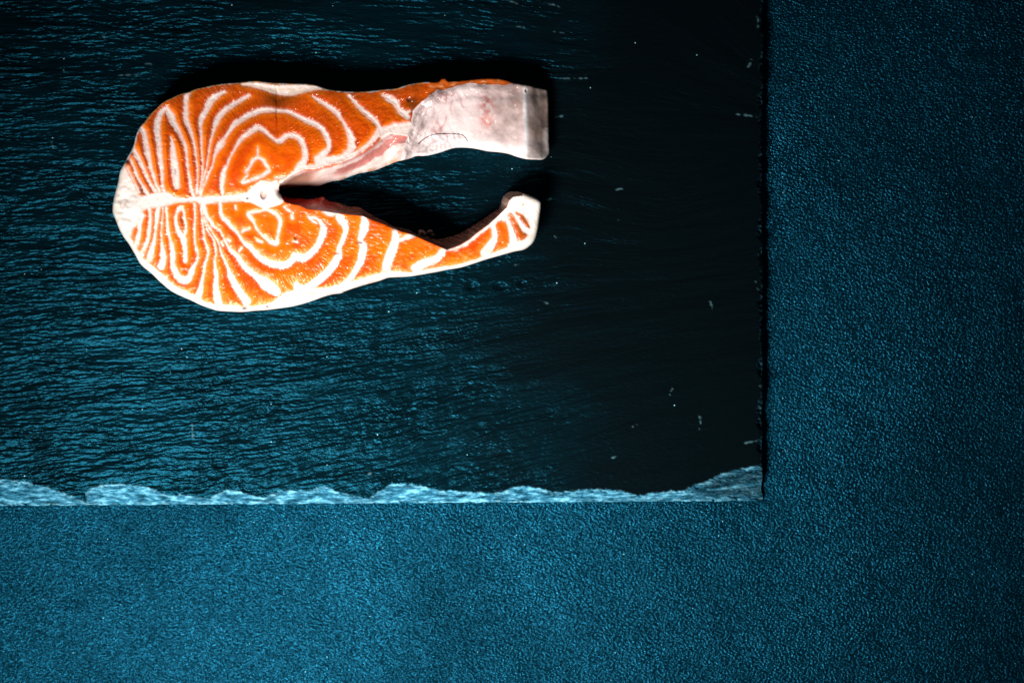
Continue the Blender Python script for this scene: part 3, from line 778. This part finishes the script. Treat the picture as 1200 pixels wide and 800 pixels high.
# connected muscle flakes
lab = np.full(kind.shape, -1)
hh, ww = kind.shape
isf = (kind == 0)
comps = []
for j0, i0 in zip(*np.nonzero(isf)):
    if lab[j0, i0] >= 0: continue
    k = len(comps); st = [(j0, i0)]; lab[j0, i0] = k; cells = []
    while st:
        j, i = st.pop(); cells.append((j, i))
        for a, b in ((j + 1, i), (j - 1, i), (j, i + 1), (j, i - 1)):
            if 0 <= a < hh and 0 <= b < ww and isf[a, b] and lab[a, b] < 0:
                lab[a, b] = k; st.append((a, b))
    comps.append(cells)
steak = empty("salmon_steak", tuple(W(np.array(300.), np.array(235.), np.array(BT))), "raw orange salmon steak with white fat lines lying on the black slate", "salmon steak")
off = np.array(steak.location)
VS = VS - off
att = {"pigment": pigf}
nfl = 0
for cells in comps:
    ca = np.array(cells)
    if len(cells) < 45:
        kind[ca[:, 0], ca[:, 1]] = 1
        continue
    submesh("muscle_flake", Q[ca[:, 0], ca[:, 1]], VS, MF, steak, att, NS); nfl += 1
submesh("fat_seams", Q[kind == 1], VS, MW, steak, att, NS)["label"] = "white fat lines between the orange flakes"
submesh("backbone", Q[kind == 2], VS, MW, steak, att, NS)["label"] = "white backbone with a round canal"
submesh("back_fat", Q[kind == 3], VS, MW, steak, att, NS)
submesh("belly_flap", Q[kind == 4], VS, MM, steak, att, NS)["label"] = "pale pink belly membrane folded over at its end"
submesh("rib_lining", Q[kind == 5], VS, MM, steak, att, NS)["label"] = "pink striped lining of the belly cavity"
submesh("cavity_wall", Q[kind == 6], VS, MM, steak, att, NS)["label"] = "dark red inner wall of the lower belly arm"
print("flakes", nfl)

# skin: wall from the rim of the cut face down to the board
on = cellin
E = {}
for j, i in zip(*np.nonzero(on)):
    a, b, cc, d = Q[j, i]
    for e in ((a, b), (b, cc), (cc, d), (d, a)):
        if (e[1], e[0]) in E: del E[(e[1], e[0])]
        else: E[e] = 1
edges = np.array(list(E.keys()))
u, inv = np.unique(edges.ravel(), return_inverse=True)
inv = inv.reshape(-1, 2)
ring0 = VS[u]; n = len(u)
ctr = np.array([0, 0, 0])
levels = [1.0, 0.75, 0.45, 0.15, 0.0]
rows = []
zb = (BT * S - off[2]) - 0.0006
gxf, gyf = (gx / gn).ravel()[u], (gy / gn).ravel()[u]
inn = (in_up | in_low).ravel()[u]
for L in levels:
    r = ring0.copy()
    r[:, 2] = zb + (ring0[:, 2] - zb) * L
    inset = (1 - L) * 6 * S * (0.4 + .6 * (1 - L))
    r[:, 0] -= gxf * inset; r[:, 1] += gyf * inset
    rows.append(r)
Vw = np.vstack(rows)
Fw = np.vstack([np.stack([inv[:, 0] + k * n, inv[:, 0] + (k + 1) * n, inv[:, 1] + (k + 1) * n, inv[:, 1] + k * n], -1) for k in range(len(levels) - 1)])
wp = pigf[u]
sil = np.array([.30, .34, .34])
px = X.ravel()[u]; py = Y.ravel()[u]
isw = inn[:, None] | ((px > 500) & (py < 215))[:, None]
pw = [wp]
for L in levels[1:]:
    lowskin = np.where((py > 215)[:, None], np.array([.58, .60, .57]), sil)
    pw.append(np.where(isw, wp * .9, lowskin * (0.8 + .35 * perlin(px / 6, py / 6 + L * 3, 301))[:, None]))
pw = np.clip(np.vstack(pw), 0.003, .9)
einn = inn[inv].any(1)
einn_all = np.tile(einn, len(levels) - 1)
new_skin = submesh("skin", Fw[~einn_all], Vw, MK, steak, {"pigment": pw}, None)
new_skin["label"] = "silvery skin round the outside of the steak"
submesh("cavity_rim", Fw[einn_all], Vw, MM, steak, {"pigment": pw}, None)

# thin dark vein lying over the belly flap
def zat(x, y):
    i = int(round((x - g.xs[0]) / g.sx)); j = int(round((y - g.ys[0]) / g.sy))
    return zsteak[j, i]
vp = spline([(490,169,.9),(495,164.5,.75),(501,160.5,.7),(508,158,.65),(516,157,.7),(525,157,.6),(534,157.2,.6),(541,158.2,.55),(545,161,.6),(547.5,165,.8),(550,166,.6)], 3)
tube("vein", [(*(W(np.array(p[0]), np.array(p[1]), np.array(zat(p[0], p[1]) + .1)) - off), p[2] * .7 * S) for p in vp], MV, steak)

# small shreds of tissue on the cavity wall
def blob(name, x, y, z, rx, ry, rz, rot, mat, parent, off, seed):
    nu, nv = 12, 8
    th = np.arange(nu) / nu * 2 * np.pi; ph = (np.arange(nv) + .5) / nv * np.pi
    TH, PH = np.meshgrid(th, ph)
    r = 1 + .22 * perlin(np.cos(TH) * 1.7 + 3, np.sin(TH) * 1.7 + PH * 1.3, seed)
    a = r * rx * np.sin(PH) * np.cos(TH); b = r * ry * np.sin(PH) * np.sin(TH); cz = r * rz * np.cos(PH)
    xx = x + a * math.cos(rot) - b * math.sin(rot); yy = y + a * math.sin(rot) + b * math.cos(rot)
    P = W(xx, yy, z + cz) - off
    F = [[i * nu + j, (i + 1) * nu + j, (i + 1) * nu + (j + 1) % nu, i * nu + (j + 1) % nu] for i in range(nv - 1) for j in range(nu)]
    return new_mesh(name, P.reshape(-1, 3), np.array(F), mat, parent)
for k, (x, y, rx, ry, rot) in enumerate([(495,273.5,5.5,3.6,.6),(503.5,271.5,3.4,2.1,-.3),(507,275,2.6,1.8,.3)]):
    blob("tissue_shred", x, y, BT + 30, rx, ry, 5, rot, MB, steak, off, 310 + k)
